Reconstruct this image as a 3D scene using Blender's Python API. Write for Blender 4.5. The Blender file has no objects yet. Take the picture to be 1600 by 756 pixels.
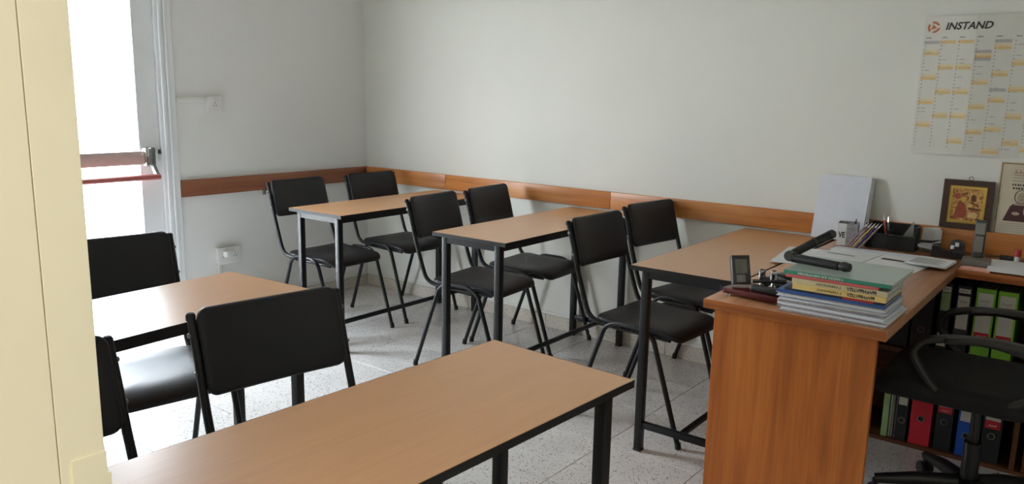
import bpy, bmesh, math, random
from mathutils import Vector, Matrix
random.seed(7)
SC = bpy.context.scene
COL = SC.collection
PI = math.pi

# ------------------------------------------------------------------ camera
cam_d = bpy.data.cameras.new('camera')
cam = bpy.data.objects.new('camera', cam_d); COL.objects.link(cam)
cr = Vector((0.78701, 0.61663, 0.01942)); cu = Vector((-0.12894, 0.13362, 0.98261)); cf = Vector((-0.60331, 0.77583, -0.18467))
mw = Matrix((cr, cu, -cf)).transposed().to_4x4(); mw.translation = (4.2556, -3.7706, 1.3802)
cam.matrix_world = mw
cam_d.sensor_width = 36.0; cam_d.lens = 1230.4 / 1600 * 36.0; cam_d.clip_start = .02; cam_d.clip_end = 200
SC.camera = cam

# ------------------------------------------------------------------ world and light
W = bpy.data.worlds.new('sky'); SC.world = W; W.use_nodes = True
wn = W.node_tree.nodes; wl = W.node_tree.links
bg = wn['Background']
tcw = wn.new('ShaderNodeTexCoord'); sep = wn.new('ShaderNodeSeparateXYZ'); rmp = wn.new('ShaderNodeValToRGB')
wl.new(tcw.outputs['Generated'], sep.inputs[0]); wl.new(sep.outputs['Z'], rmp.inputs[0]); wl.new(rmp.outputs[0], bg.inputs['Color'])
rmp.color_ramp.elements[0].position = 0.0; rmp.color_ramp.elements[0].color = (.90, .95, 1.0, 1)
rmp.color_ramp.elements[1].position = 0.7; rmp.color_ramp.elements[1].color = (.76, .88, 1.0, 1)
bg.inputs['Strength'].default_value = 31.0

def portal(name, loc, rot, sx, sy):
    l = bpy.data.lights.new(name, 'AREA'); l.shape = 'RECTANGLE'; l.size = sx; l.size_y = sy
    l.cycles.is_portal = True
    o = bpy.data.objects.new(name, l); COL.objects.link(o); o.location = loc; o.rotation_euler = rot
portal('door_portal', (-.10, -1.95, 1.05), (0, -PI/2, 0), 1.95, .80)

vs = SC.view_settings
vs.view_transform = 'Standard'; vs.look = 'None'; vs.gamma = 1.0; vs.exposure = 0.0; vs.use_curve_mapping = False

# ------------------------------------------------------------------ materials
def srgb(r, g, b):
    f = lambda c: (c/255/12.92) if c/255 <= .04045 else ((c/255+.055)/1.055)**2.4
    return (f(r), f(g), f(b), 1)
class NT:
    def __init__(s, name):
        s.m = bpy.data.materials.new(name); s.m.use_nodes = True
        s.n = s.m.node_tree.nodes; s.l = s.m.node_tree.links; s.b = s.n['Principled BSDF']
    def add(s, t, **k):
        n = s.n.new(t)
        for a, v in k.items(): setattr(n, a, v)
        return n
    def ramp(s, src, stops):
        r = s.add('ShaderNodeValToRGB'); e = r.color_ramp.elements
        while len(e) > 1: e.remove(e[-1])
        e[0].position = stops[0][0]; e[0].color = stops[0][1]
        for p, c in stops[1:]:
            x = e.new(p); x.color = c
        s.l.new(src, r.inputs[0]); return r.outputs[0]
    def coords(s, scale=(1,1,1), world=False):
        m = s.add('ShaderNodeMapping'); m.inputs['Scale'].default_value = scale
        if world: s.l.new(s.add('ShaderNodeNewGeometry').outputs['Position'], m.inputs[0])
        else: s.l.new(s.add('ShaderNodeTexCoord').outputs['Object'], m.inputs[0])
        return m.outputs[0]
    def noise(s, vec, scale, detail=4, rough=.55, dist=0):
        t = s.add('ShaderNodeTexNoise'); t.inputs['Scale'].default_value = scale; t.inputs['Detail'].default_value = detail
        t.inputs['Roughness'].default_value = rough; t.inputs['Distortion'].default_value = dist
        s.l.new(vec, t.inputs['Vector']); return t.outputs[0]
    def bump(s, h, strength=.2, dist=.002):
        b = s.add('ShaderNodeBump'); b.inputs['Strength'].default_value = strength; b.inputs['Distance'].default_value = dist
        s.l.new(h, b.inputs['Height']); s.l.new(b.outputs[0], s.b.inputs['Normal'])
    def mix(s, fac, a, b, mode='MIX'):
        m = s.add('ShaderNodeMix', data_type='RGBA', blend_type=mode)
        if isinstance(fac, float): m.inputs[0].default_value = fac
        else: s.l.new(fac, m.inputs[0])
        for i, v in ((6, a), (7, b)):
            if isinstance(v, tuple): m.inputs[i].default_value = v
            else: s.l.new(v, m.inputs[i])
        return m.outputs[2]
    def set(s, rough=.5, metal=0, spec=None):
        s.b.inputs['Roughness'].default_value = rough; s.b.inputs['Metallic'].default_value = metal
        if spec is not None: s.b.inputs['Specular IOR Level'].default_value = spec
        return s
def plain(name, c, rough=.5, metal=0, var=.06, scale=30, bump=0, spec=None):
    t = NT(name).set(rough, metal, spec)
    v = t.noise(t.coords(), scale)
    lo = tuple(x*(1-var) for x in c[:3])+(1,); hi = tuple(min(1, x*(1+var)) for x in c[:3])+(1,)
    t.l.new(t.ramp(v, [(.3, lo), (.7, hi)]), t.b.inputs['Base Color'])
    if bump: t.bump(v, bump, .001)
    return t.m
def wood(name, dark, mid, light, axis=0, rough=.4, fine=1.0, spec=None, contrast=1.0, streak=.5):
    t = NT(name).set(rough, 0, spec)
    sc = [9*fine, 9*fine, 9*fine]; sc[axis] = .55*fine
    v = t.coords(tuple(sc)); a = t.noise(v, 2.2, 6, .6, .6)
    sc2 = [60*fine, 60*fine, 60*fine]; sc2[axis] = 2.0*fine
    b = t.noise(t.coords(tuple(sc2)), 3, 3, .6)
    c = t.ramp(a, [(.5-.2/contrast, dark), (.5, mid), (.5+.2/contrast, light)])
    g = t.ramp(b, [(.35, (.72,.72,.72,1)), (.6, (1,1,1,1))])
    t.l.new(t.mix(streak, c, g, 'MULTIPLY'), t.b.inputs['Base Color'])
    t.bump(b, .06, .001)
    return t.m
def wallpaint(name, c):
    t = NT(name).set(.75, 0, .3)
    big = t.noise(t.coords(world=True), 1.1, 5, .6); fine = t.noise(t.coords(world=True), 90, 3)
    lo = tuple(x*.955 for x in c[:3])+(1,)
    t.l.new(t.ramp(big, [(.35, lo), (.65, c)]), t.b.inputs['Base Color'])
    t.bump(fine, .12, .001)
    return t.m
def terrazzo(name, base, rough):
    t = NT(name).set(rough, 0, .5)
    p = t.coords(world=True)
    oi = t.add('ShaderNodeObjectInfo')
    vo = t.add('ShaderNodeTexVoronoi'); vo.inputs['Scale'].default_value = 120; t.l.new(p, vo.inputs['Vector'])
    chipcol = t.add('ShaderNodeSeparateColor'); t.l.new(vo.outputs['Color'], chipcol.inputs[0])
    isz = t.add('ShaderNodeMath', operation='MULTIPLY_ADD'); t.l.new(chipcol.outputs[1], isz.inputs[0]); isz.inputs[1].default_value = .34; isz.inputs[2].default_value = .12
    ins = t.add('ShaderNodeMath', operation='LESS_THAN'); t.l.new(vo.outputs['Distance'], ins.inputs[0]); t.l.new(isz.outputs[0], ins.inputs[1])
    cc = t.ramp(chipcol.outputs[0], [(0, srgb(108,102,98)), (.15, srgb(128,120,115)), (.3, srgb(152,146,140)), (.5, srgb(182,178,174)), (1, srgb(196,192,188))])
    cl = t.noise(t.coords(world=True), 5, 4)
    b2 = t.ramp(cl, [(.35, tuple(x*.9 for x in base[:3])+(1,)), (.65, base)])
    tint = t.ramp(oi.outputs['Random'], [(0, (.93,.93,.94,1)), (1, (1,1,1,1))])
    c = t.mix(ins.outputs[0], b2, cc)
    t.l.new(t.mix(1.0, c, tint, 'MULTIPLY'), t.b.inputs['Base Color'])
    return t.m

M = {}
M['wall'] = wallpaint('wall_paint', srgb(226,225,217))
M['wall_left'] = wallpaint('wall_paint_left', srgb(236,236,234))
M['ceiling'] = wallpaint('ceiling_paint', srgb(232,231,226))
M['tile'] = terrazzo('terrazzo_tile', srgb(222,217,212), .26)
M['skirt'] = terrazzo('terrazzo_skirting', srgb(214,205,190), .4)
M['grout'] = plain('grout', srgb(120,112,106), .9)
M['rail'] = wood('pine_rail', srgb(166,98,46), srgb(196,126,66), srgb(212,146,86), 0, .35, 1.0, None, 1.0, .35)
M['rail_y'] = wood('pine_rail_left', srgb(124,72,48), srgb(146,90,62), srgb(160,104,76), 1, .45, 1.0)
M['laminate'] = wood('beech_laminate', srgb(196,144,99), srgb(202,150,104), srgb(208,156,110), 1, .30, 2.2, .8, .6, .16)
M['edge'] = plain('black_edge_band', srgb(24,23,23), .5, 0, .06, 30, 0, .3)
M['bmetal'] = plain('black_painted_steel', srgb(21,21,23), .38, 0, .1, 40, 0, .32)
M['vinyl'] = plain('black_vinyl', srgb(24,23,27), .45, 0, .12, 260, .3, .36)
M['rubber'] = plain('black_rubber', srgb(24,24,24), .8)
M['desk_v'] = wood('desk_wood_upright', srgb(150,80,28), srgb(184,104,38), srgb(202,122,52), 2, .42, .8)
M['desk_y'] = wood('desk_wood_top', srgb(172,116,80), srgb(190,134,96), srgb(202,146,108), 1, .27, .9)
M['desk_x'] = wood('desk_wood_return', srgb(140,76,34), srgb(168,96,46), srgb(186,112,58), 0, .35, .9)
M['desk_k'] = wood('shaded_shelf_wood', srgb(84,46,24), srgb(104,60,32), srgb(118,72,42), 0, .5, .9)  # shade under the side desk is put into this darker wood colour
M['cream'] = plain('cream_gloss_paint', srgb(232,225,200), .45, 0, .03, 6, .05)
M['crack'] = plain('dark_crack', srgb(150,140,104), .9)
M['bwood'] = plain('bare_chipped_wood', srgb(140,110,70), .8, 0, .3, 80)
M['wpaint'] = plain('white_gloss_paint', srgb(240,242,244), .4, 0, .02, 10)
M['wplastic'] = plain('white_plastic', srgb(226,226,222), .4, 0, .02)
M['gsteel'] = plain('grey_steel', srgb(120,124,124), .35, .6)
M['chrome'] = plain('chrome', srgb(210,208,204), .18, 1.0)
M['redbar'] = plain('red_bar_paint', srgb(158,84,78), .4)
M['pinkrail'] = plain('anodised_housing', srgb(190,170,165), .5, .1)
M['paper'] = plain('white_paper', srgb(228,228,228), .8, 0, .03)
M['paper_b'] = plain('bluish_paper', srgb(216,218,226), .8, 0, .03)
M['paper_g'] = plain('grey_paper', srgb(166,160,166), .85, 0, .28, 60)
M['calpaper'] = plain('calendar_paper', srgb(212,210,201), .6, 0, .02)
M['tan'] = plain('tan_print', srgb(214,186,130), .7)
M['tan_l'] = plain('light_tan_print', srgb(220,202,164), .7)
M['greyp'] = plain('grey_print', srgb(176,172,172), .7)
M['ink'] = plain('dark_ink', srgb(58,56,56), .7)
M['ink2'] = plain('faint_ink', srgb(156,154,150), .7)
M['orange'] = plain('orange_print', srgb(186,108,66), .6)
M['dframe'] = plain('dark_brown_frame', srgb(62,40,30), .35, 0, .2, 20)
M['gold'] = plain('gold_foil', srgb(196,152,72), .38, .55, .25, 60, .3)
t = NT('icon_print').set(.42, .25)
nz = t.noise(t.coords(), 55, 5, .65, .8)
t.l.new(t.ramp(nz, [(.34, srgb(96,56,34)), (.44, srgb(150,92,56)), (.52, srgb(190,146,78)), (.66, srgb(214,182,120))]), t.b.inputs['Base Color']); t.bump(nz, .3, .001)
M['icoprint'] = t.m
M['goldb'] = plain('bright_gold', srgb(216,180,96), .25, .8)
M['icored'] = plain('icon_red', srgb(148,72,50), .5, .2, .2, 60)
M['icobr'] = plain('icon_brown', srgb(98,60,36), .5, .2, .2, 60)
M['icocream'] = plain('icon_cream', srgb(208,178,122), .45, .3, .2, 80)
M['postbg'] = plain('aged_poster_paper', srgb(196,184,160), .7, 0, .08, 12)
M['postred'] = plain('poster_red', srgb(140,66,58), .7)
M['maroon'] = plain('maroon_print', srgb(78,46,46), .7, 0, .15, 50)
M['skin'] = plain('printed_skin', srgb(170,152,130), .7)
M['black'] = plain('black_plastic', srgb(26,26,27), .4, 0, .1)
M['blackm'] = plain('black_mesh', srgb(24,24,25), .6, .2)
M['dgrey'] = plain('dark_grey_plastic', srgb(66,66,66), .45)
M['mgrey'] = plain('mid_grey_plastic', srgb(128,126,120), .4)
M['lcd'] = plain('grey_lcd', srgb(112,114,104), .2)
M['dred'] = plain('dark_red_lacquer', srgb(84,28,26), .25, 0, .1)
M['teal'] = plain('teal_cover', srgb(52,134,112), .45)
M['tealc'] = plain('pale_green_cover', srgb(176,190,182), .28, 0, .06, 8)
M['pink'] = plain('pink_cover', srgb(206,96,96), .5)
M['beige'] = plain('beige_cover', srgb(206,192,150), .5)
M['yellow'] = plain('yellow_cover', srgb(226,196,124), .5)
M['navy'] = plain('navy_cover', srgb(34,40,62), .5)
M['red'] = plain('red_cover', srgb(178,42,46), .45)
M['blue'] = plain('blue_cover', srgb(44,86,150), .45)
M['bblue'] = plain('blue_binder', srgb(28,82,176), .45)
M['green'] = plain('green_binder', srgb(128,190,52), .5)
M['pgreen'] = plain('pale_green', srgb(150,176,120), .5)
M['bred'] = plain('red_binder', srgb(196,36,52), .5)
M['bblk'] = plain('black_binder', srgb(30,30,33), .55)
M['lab'] = plain('label_paper', srgb(206,202,190), .7)
M['pinkp'] = plain('pink_paper', srgb(230,170,150), .7)
M['pencil'] = plain('lilac_pencil', srgb(150,122,124), .5)
M['pencil2'] = plain('ochre_pencil', srgb(196,160,90), .5)
M['pencilb'] = plain('purple_pencil', srgb(76,66,120), .5)
M['fabric'] = plain('black_fabric', srgb(24,23,23), .85, 0, .2, 400, .3)
M['armpl'] = plain('armrest_plastic', srgb(36,35,34), .42)
M['ground'] = plain('outside_paving', srgb(210,206,196), .9)
M['wtext'] = plain('white_lettering', srgb(230,230,224), .6)
t = NT('door_glass'); t.b.inputs['Transmission Weight'].default_value = 1; t.b.inputs['Roughness'].default_value = 0; t.b.inputs['IOR'].default_value = 1.45
# thin architectural glass: mostly transparent, fresnel reflection
gm = t.m; gn = gm.node_tree.nodes; gl = gm.node_tree.links
tr = gn.new('ShaderNodeBsdfTransparent'); gs = gn.new('ShaderNodeBsdfGlossy'); gs.inputs['Roughness'].default_value = .0
fr = gn.new('ShaderNodeFresnel'); fr.inputs['IOR'].default_value = 1.45; mx = gn.new('ShaderNodeMixShader')
gg = gn.new('ShaderNodeNewGeometry'); sb = gn.new('ShaderNodeMath'); sb.operation = 'SUBTRACT'; sb.inputs[0].default_value = 1; gl.new(gg.outputs['Backfacing'], sb.inputs[1])
ml = gn.new('ShaderNodeMath'); ml.operation = 'MULTIPLY'; gl.new(fr.outputs[0], ml.inputs[0]); gl.new(sb.outputs[0], ml.inputs[1]); gl.new(ml.outputs[0], mx.inputs[0]); gl.new(tr.outputs[0], mx.inputs[1]); gl.new(gs.outputs[0], mx.inputs[2])
gl.new(mx.outputs[0], gn['Material Output'].inputs['Surface'])
M['glass'] = gm
t = NT('added_lamp_diffuser'); t.b.inputs['Emission Color'].default_value = (1, .93, .8, 1); t.b.inputs['Emission Strength'].default_value = 3; M['lamp'] = t.m

# ------------------------------------------------------------------ mesh helpers
class MB:
    def __init__(s): s.bm = bmesh.new(); s.mats = []
    def mi(s, m):
        if m not in s.mats: s.mats.append(m)
        return s.mats.index(m)
    def box(s, lo, hi, bevel=0, seg=2, rot=None, piv=None, m=None):
        c = [(a+b)/2 for a, b in zip(lo, hi)]; d = [abs(b-a) for a, b in zip(lo, hi)]
        r = bmesh.ops.create_cube(s.bm, size=1.0); vs_ = r['verts']
        for v in vs_: v.co = Vector((v.co.x*d[0]+c[0], v.co.y*d[1]+c[1], v.co.z*d[2]+c[2]))
        if rot is not None:
            R = rot if isinstance(rot, Matrix) else Matrix.Rotation(rot, 3, 'Z'); p = Vector(piv if piv else c)
            for v in vs_: v.co = R @ (v.co-p) + p
        fs = {f for v in vs_ for f in v.link_faces}
        if m: 
            for f in fs: f.material_index = s.mi(m)
        if bevel:
            es = list({e for v in vs_ for e in v.link_edges})
            bmesh.ops.bevel(s.bm, geom=es, offset=bevel, segments=seg, profile=.5, affect='EDGES')
        return s
    def tube(s, pts, r, n=10, cap=True, smooth_bends=None, m=None):
        pts = [Vector(p) for p in pts]
        if smooth_bends: pts = fillet(pts, smooth_bends)
        rr = r if isinstance(r, (list, tuple)) else [r]*len(pts)
        if len(rr) != len(pts): rr = [rr[0]+(rr[-1]-rr[0])*i/(len(pts)-1) for i in range(len(pts))]
        ref = None; rings = []
        for i, p in enumerate(pts):
            t_ = (pts[min(i+1, len(pts)-1)]-pts[max(i-1, 0)]).normalized()
            if ref is None:
                ref = Vector((0,0,1)) if abs(t_.z) < .9 else Vector((1,0,0))
            a = (ref - t_*ref.dot(t_)).normalized(); ref = a; b = t_.cross(a)
            rings.append([s.bm.verts.new(p + (a*math.cos(2*PI*k/n)+b*math.sin(2*PI*k/n))*rr[i]) for k in range(n)])
        fs = []
        for i in range(len(rings)-1):
            for k in range(n):
                fs.append(s.bm.faces.new((rings[i][k], rings[i][(k+1)%n], rings[i+1][(k+1)%n], rings[i+1][k])))
        if cap:
            fs.append(s.bm.faces.new(rings[0][::-1])); fs.append(s.bm.faces.new(rings[-1]))
        if m:
            for f in fs: f.material_index = s.mi(m)
        return s
    def lathe(s, prof, c=(0,0,0), n=20, axis='Z', R=None):
        rings = []
        for (r, z) in prof:
            ring = []
            for k in range(n):
                a = 2*PI*k/n; v = Vector((r*math.cos(a), r*math.sin(a), z))
                if axis == 'X': v = Vector((v.z, v.x, v.y))
                if axis == 'Y': v = Vector((v.x, v.z, -v.y)) if False else Vector((v.y, v.z, v.x))
                if R is not None: v = R @ v
                ring.append(s.bm.verts.new(v+Vector(c)))
            rings.append(ring)
        for i in range(len(rings)-1):
            for k in range(n): s.bm.faces.new((rings[i][k], rings[i][(k+1)%n], rings[i+1][(k+1)%n], rings[i+1][k]))
        if prof[0][0] > 1e-5: s.bm.faces.new(rings[0][::-1])
        if prof[-1][0] > 1e-5: s.bm.faces.new(rings[-1])
        return s
    def prism(s, poly, fn, t_, m=None):
        """poly: 2-D outline; fn(u,v,w) maps to 3-D; thickness t_ along w"""
        a = [s.bm.verts.new(fn(u, v, 0)) for u, v in poly]; b = [s.bm.verts.new(fn(u, v, t_)) for u, v in poly]
        n = len(poly); fs = [s.bm.faces.new(a[::-1]), s.bm.faces.new(b)]
        for k in range(n): fs.append(s.bm.faces.new((a[k], a[(k+1)%n], b[(k+1)%n], b[k])))
        if m:
            for f in fs: f.material_index = s.mi(m)
        return s
    def pad(s, w, d, th, r, fn, ns=6):
        """rounded-rectangle cushion w (u) by d (v), thickness th, through fn(u,v,z)"""
        def ring(ins, z):
            out = []; rr = max(r-ins, .002); hw, hd = w/2-ins-rr, d/2-ins-rr
            sub = 6
            cs = [(hw,hd,0),(-hw,hd,90),(-hw,-hd,180),(hw,-hd,270)]
            for ci, (cx, cy, a0) in enumerate(cs):
                for k in range(ns+1):
                    a = math.radians(a0+90*k/ns); out.append((cx+rr*math.cos(a), cy+rr*math.sin(a), z))
                nx, ny, na = cs[(ci+1)%4]; a = math.radians(a0+90)
                p = (cx+rr*math.cos(a), cy+rr*math.sin(a)); q = (nx+rr*math.cos(a), ny+rr*math.sin(a))
                for k in range(1, sub): out.append((p[0]+(q[0]-p[0])*k/sub, p[1]+(q[1]-p[1])*k/sub, z))
            return out
        e = th/2; rings = []
        base = ring(e, 0)
        for f in (.34, .67): rings.append([(x*f, y*f, 0) for x, y, z in base])
        for k in range(0, 7):
            a = math.radians(-90+30*k); rings.append(ring(e*(1-math.cos(a)), e+e*math.sin(a)))
        top = ring(e, th)
        for f in (.67, .34): rings.append([(x*f, y*f, th) for x, y, z in top])
        vr = [[s.bm.verts.new(fn(*p)) for p in rg] for rg in rings]; n = len(vr[0])
        for i in range(len(vr)-1):
            for k in range(n): s.bm.faces.new((vr[i][k], vr[i][(k+1)%n], vr[i+1][(k+1)%n], vr[i+1][k]))
        c0 = s.bm.verts.new(fn(0,0,0)); c1 = s.bm.verts.new(fn(0,0,th))
        for k in range(n):
            s.bm.faces.new((c0, vr[0][(k+1)%n], vr[0][k])); s.bm.faces.new((c1, vr[-1][k], vr[-1][(k+1)%n]))
        return s
    def text(s, body, size, fn, bold=0.0, shear=0.0, depth=.0006, align='LEFT', m=None, fit=None):
        cd = bpy.data.curves.new('t', 'FONT'); cd.body = body; cd.size = size; cd.shear = shear; cd.offset = bold
        cd.align_x = align; cd.resolution_u = 3; cd.extrude = 0
        o = bpy.data.objects.new('t', cd); COL.objects.link(o)
        me = bpy.data.meshes.new_from_object(o.evaluated_get(bpy.context.evaluated_depsgraph_get()))
        bpy.data.objects.remove(o); bpy.data.curves.remove(cd)
        xs = [v.co.x for v in me.vertices]; ys = [v.co.y for v in me.vertices]
        k = 1.0
        if fit and xs: k = fit/(max(xs)-min(xs))
        x0 = min(xs) if align == 'LEFT' and xs else 0
        vsn = [s.bm.verts.new(fn((v.co.x-x0)*k, v.co.y, depth)) for v in me.vertices]
        for p in me.polygons:
            try:
                f = s.bm.faces.new([vsn[i] for i in p.vertices])
                if m: f.material_index = s.mi(m)
            except ValueError: pass
        bpy.data.meshes.remove(me)
        return s
    def build(s, name, mat, parent=None, loc=None, smooth=True, angle=40):
        bmesh.ops.recalc_face_normals(s.bm, faces=s.bm.faces[:])
        me = bpy.data.meshes.new(name); s.bm.to_mesh(me); s.bm.free()
        if s.mats:
            for mm in s.mats: me.materials.append(mm)
        else: me.materials.append(mat)
        if smooth and len(me.polygons):
            me.polygons.foreach_set('use_smooth', [True]*len(me.polygons)); me.set_sharp_from_angle(angle=math.radians(angle))
        o = bpy.data.objects.new(name, me); COL.objects.link(o)
        if parent: o.parent = parent
        if loc: o.location = loc
        return o
def fillet(pts, rad, n=5):
    out = [pts[0]]
    for i in range(1, len(pts)-1):
        p = pts[i]; a = (pts[i-1]-p); b = (pts[i+1]-p); r_ = min(rad, a.length*.48, b.length*.48)
        A = p+a.normalized()*r_; B = p+b.normalized()*r_
        for k in range(n+1):
            t_ = k/n; out.append(A*(1-t_)**2 + p*2*t_*(1-t_) + B*t_*t_)
    out.append(pts[-1]); return out
def thing(name, label, cat, loc=(0,0,0), rz=0, group=None):
    o = bpy.data.objects.new(name, None); COL.objects.link(o); o.empty_display_size = .05
    o.location = loc; o.rotation_euler = (0,0,rz); tag(o, label, cat, group); return o
def tag(o, label, cat, group=None):
    o['label'] = label; o['category'] = cat
    if group: o['group'] = group
    return o
def struct(o, label=None):
    o['kind'] = 'structure'
    if label: o['label'] = label
    return o
def copy_tree(o, parent=None):
    c = o.copy(); COL.objects.link(c)
    if parent: c.parent = parent
    for ch in list(o.children): copy_tree(ch, c)
    return c
IDN = lambda u, v, w: Vector((u, v, w))

# ------------------------------------------------------------------ setting
X1, Y0 = 5.3, -3.47                 # right wall, front wall (camera looks in through its doorway)
ZC = 2.7
fl = struct(MB().box((-.15, -5.6, -.12), (X1, .15, -.0135)).build('floor', M['grout']), 'grout bed under the pale terrazzo floor tiles')
TP = .4
full = None
def tile(lo, hi):
    global full
    isfull = abs(hi[0]-lo[0]-TP) < 1e-6 and abs(hi[1]-lo[1]-TP) < 1e-6
    g = .0012
    if isfull and full:
        o = bpy.data.objects.new('tile', full.data); COL.objects.link(o)
    else:
        hx, hy = (hi[0]-lo[0])/2-g, (hi[1]-lo[1])/2-g
        o = MB().box((-hx, -hy, -.013), (hx, hy, 0), .0008, 1).build('tile', M['tile'], smooth=False)
        if isfull: full = o
    o.location = ((lo[0]+hi[0])/2, (lo[1]+hi[1])/2, random.uniform(-.0004, 0)); o.parent = fl
xs = [0.0] + [.333+TP*k-.0 for k in range(13) if 0 < .333+TP*k < X1] + [X1]
ys = [0.0] + [-.378-TP*k for k in range(14) if -.378-TP*k > -5.4] + [-5.4]
for i in range(len(xs)-1):
    for j in range(len(ys)-1):
        if ys[j+1] < Y0-.25 and xs[i] < 2.4: continue
        tile((xs[i], ys[j+1]), (xs[i+1], ys[j]))
struct(MB().box((-.15, -5.6, ZC), (X1+.15, .15, ZC+.1)).build('ceiling', M['ceiling']))
struct(MB().box((-.15, 0, -.1), (X1+.15, .15, ZC)).build('wall_back', M['wall']), 'long white wall with the calendar')
DY0, DY1, DZ = -2.47, -1.42, 2.12    # opening of the glazed double door
wb = MB()
wb.box((-.07, DY1, -.1), (0, 0, ZC)); wb.box((-.07, -5.6, -.1), (0, DY0, ZC)); wb.box((-.07, DY0, DZ), (0, DY1, ZC))
struct(wb.build('wall_left', M['wall_left']), 'grey white wall with the glazed door')
struct(MB().box((X1, -5.6, -.1), (X1+.15, 0, ZC)).build('wall_right', M['wall']))
JX = 3.55; RX = 4.5
wb = MB().box((0, Y0-.2, 0), (JX-.12, Y0, ZC)).box((RX, Y0-.2, 0), (X1, Y0, ZC)).box((JX-.12, Y0-.2, 2.06), (RX, Y0, ZC))
struct(wb.build('wall_front', M['wall']), 'wall around the doorway the picture is taken from')
# hall behind the doorway
struct(MB().box((2.3, -5.6, 0), (2.4, Y0-.2, ZC)).build('wall_hall_left', M['wall']))
struct(MB().box((2.4, -5.6, 0), (X1, -5.4, ZC)).build('wall_hall_back', M['wall']))
lt = thing('added_hall_lamp', 'unseen ceiling lamp added in the hall to light the door jamb', 'lamp', (4.75, -4.5, ZC))
MB().box((-.32, -.32, -.06), (.32, .32, 0), .01).build('added_lamp_housing', M['wplastic'], lt)
MB().box((-.29, -.29, -.072), (.29, .29, -.0605), .004).build('diffuser', M['lamp'], lt)
ll = bpy.data.lights.new('added_hall_light', 'AREA'); ll.shape = 'SQUARE'; ll.size = .58; ll.energy = 36; ll.color = (1, .95, .86)  # unseen source added behind the doorway to brighten the cream jamb
lo_ = bpy.data.objects.new('added_hall_light', ll); COL.objects.link(lo_); lo_.location = (4.75, -4.5, ZC-.08); lo_.parent = None
# outside
struct(MB().box((-14, -14, -.2), (-.15, 10, -.12)).build('ground', M['ground']), 'bright paving outside the glazed door')

# doorway jamb, cream
jb = MB()
jb.box((JX-.12, -3.5047, 0), (JX, Y0+.004, 2.06), .0005, 1)
jb.box((JX-.12, -3.67, 0), (JX, -3.5056, 2.06), .0005, 1)
jm = struct(jb.build('trim_1', M['cream'], smooth=False), 'cream painted door jamb close to the camera')
MB().box((JX-.02, -3.5055, 0), (JX-.0008, -3.5048, 2.06)).build('groove', M['crack'], jm)
sp = MB().box((JX, -3.4955, .925), (JX+.0022, -3.4655, .96)).box((JX, -3.4955, 1.02), (JX+.0022, -3.4655, 1.052))
sp.box((JX, -3.4955, .96), (JX+.0022, -3.4885, 1.02)).box((JX, -3.4775, .96), (JX+.0022, -3.4655, 1.02))
sp.box((JX-.006, -3.4655, .955), (JX+.0022, -3.4625, 1.03))
spo = sp.build('strike_plate', M['cream'], jm)
MB().prism([(-3.4875,.961),(-3.479,.961),(-3.478,.99),(-3.4795,1.004),(-3.4785,1.013),(-3.482,1.008),(-3.488,1.0)], lambda u,v,w: Vector((JX+.0002+w,u,v)), .0006).build('latch_hole', M['bwood'], jm)
jb = MB().box((RX-.004, -3.67, 0), (RX+.1, Y0+.004, 2.06)).box((JX-.12, -3.67, 2.0601), (RX+.1, Y0+.004, 2.13))
struct(jb.build('trim_2', M['cream']))

# glazed double door in the left wall
dr = struct(bpy.data.objects.new('door_1', None), 'white glazed door with a red push bar'); COL.objects.link(dr)
f = MB()
for (a, b, x) in ((-1.438, -1.405, .012), (-1.452, -1.438, .022), (-1.466, -1.452, .010), (-1.482, -1.466, .018), (-1.500, -1.482, .006)):
    f.box((-.068, a, 0), (x, b, DZ+.02), .002, 1)
f.box((-.068, DY0-.01, 0), (.015, DY0+.05, DZ+.02), .002, 1)
f.box((-.068, DY0+.05, DZ-.05), (.015, -1.5, DZ+.02), .002, 1)
f.build('door_frame', M['wpaint'], dr)
def leaf(ya, yb, seen):
    lf = MB()
    st = .108
    lf.box((-.055, ya, .02), (-.008, ya+st, DZ-.052), .003, 1).box((-.055, yb-st, .02), (-.008, yb, DZ-.052), .003, 1)
    lf.box((-.055, ya+st, .02), (-.010, yb-st, .17), .003, 1).box((-.055, ya+st, DZ-.16), (-.010, yb-st, DZ-.052), .003, 1)
    # glazing beads
    for yy in (ya+st, yb-st-.012): lf.box((-.045, yy, .17), (-.004, yy+.012, DZ-.16), .002, 1)
    lo = lf.build('door_leaf', M['wpaint'], dr)
    MB().box((-.034, ya+st-.003, .165), (-.028, yb-st+.003, DZ-.155)).build('glass_pane', M['glass'], lo)
    h = MB().box((-.007, ya+.09, .962), (.028, yb-.105, 1.036), .004, 2)
    h.build('bar_housing', M['pinkrail'], dr)
    b = MB()
    b.box((-.007, yb-.112, .955), (.045, yb-.086, 1.052), .006, 2)
    b.build('housing_trim', M['chrome'], dr)
    b = MB(); b.box((-.007, yb-.086, .95), (.05, yb-.056, 1.055), .008, 3)
    b.prism([(.01,.968),(.045,.968),(.098,.905),(.098,.889),(.080,.889)], lambda u,v,w: Vector((u, yb-.08+w, v)), .018)
    b.build('bar_bracket', M['gsteel'], dr)
    MB().tube([(.088, yb-.062, .898), (.088, ya+.12, .898)], .0155, 12).build('push_bar', M['redbar'], dr)
    b = MB(); b.prism([(.01,.968),(.045,.968),(.098,.905),(.098,.889),(.080,.889)], lambda u,v,w: Vector((u, ya+.1+w, v)), .018)
    b.build('bar_bracket', M['gsteel'], dr)
leaf(-2.415, -1.503, True)
k = MB().box((-.008, -1.519, .975), (-.004, -1.506, 1.012), .001, 1).build('lock_plate', M['wplastic'], dr)
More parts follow.
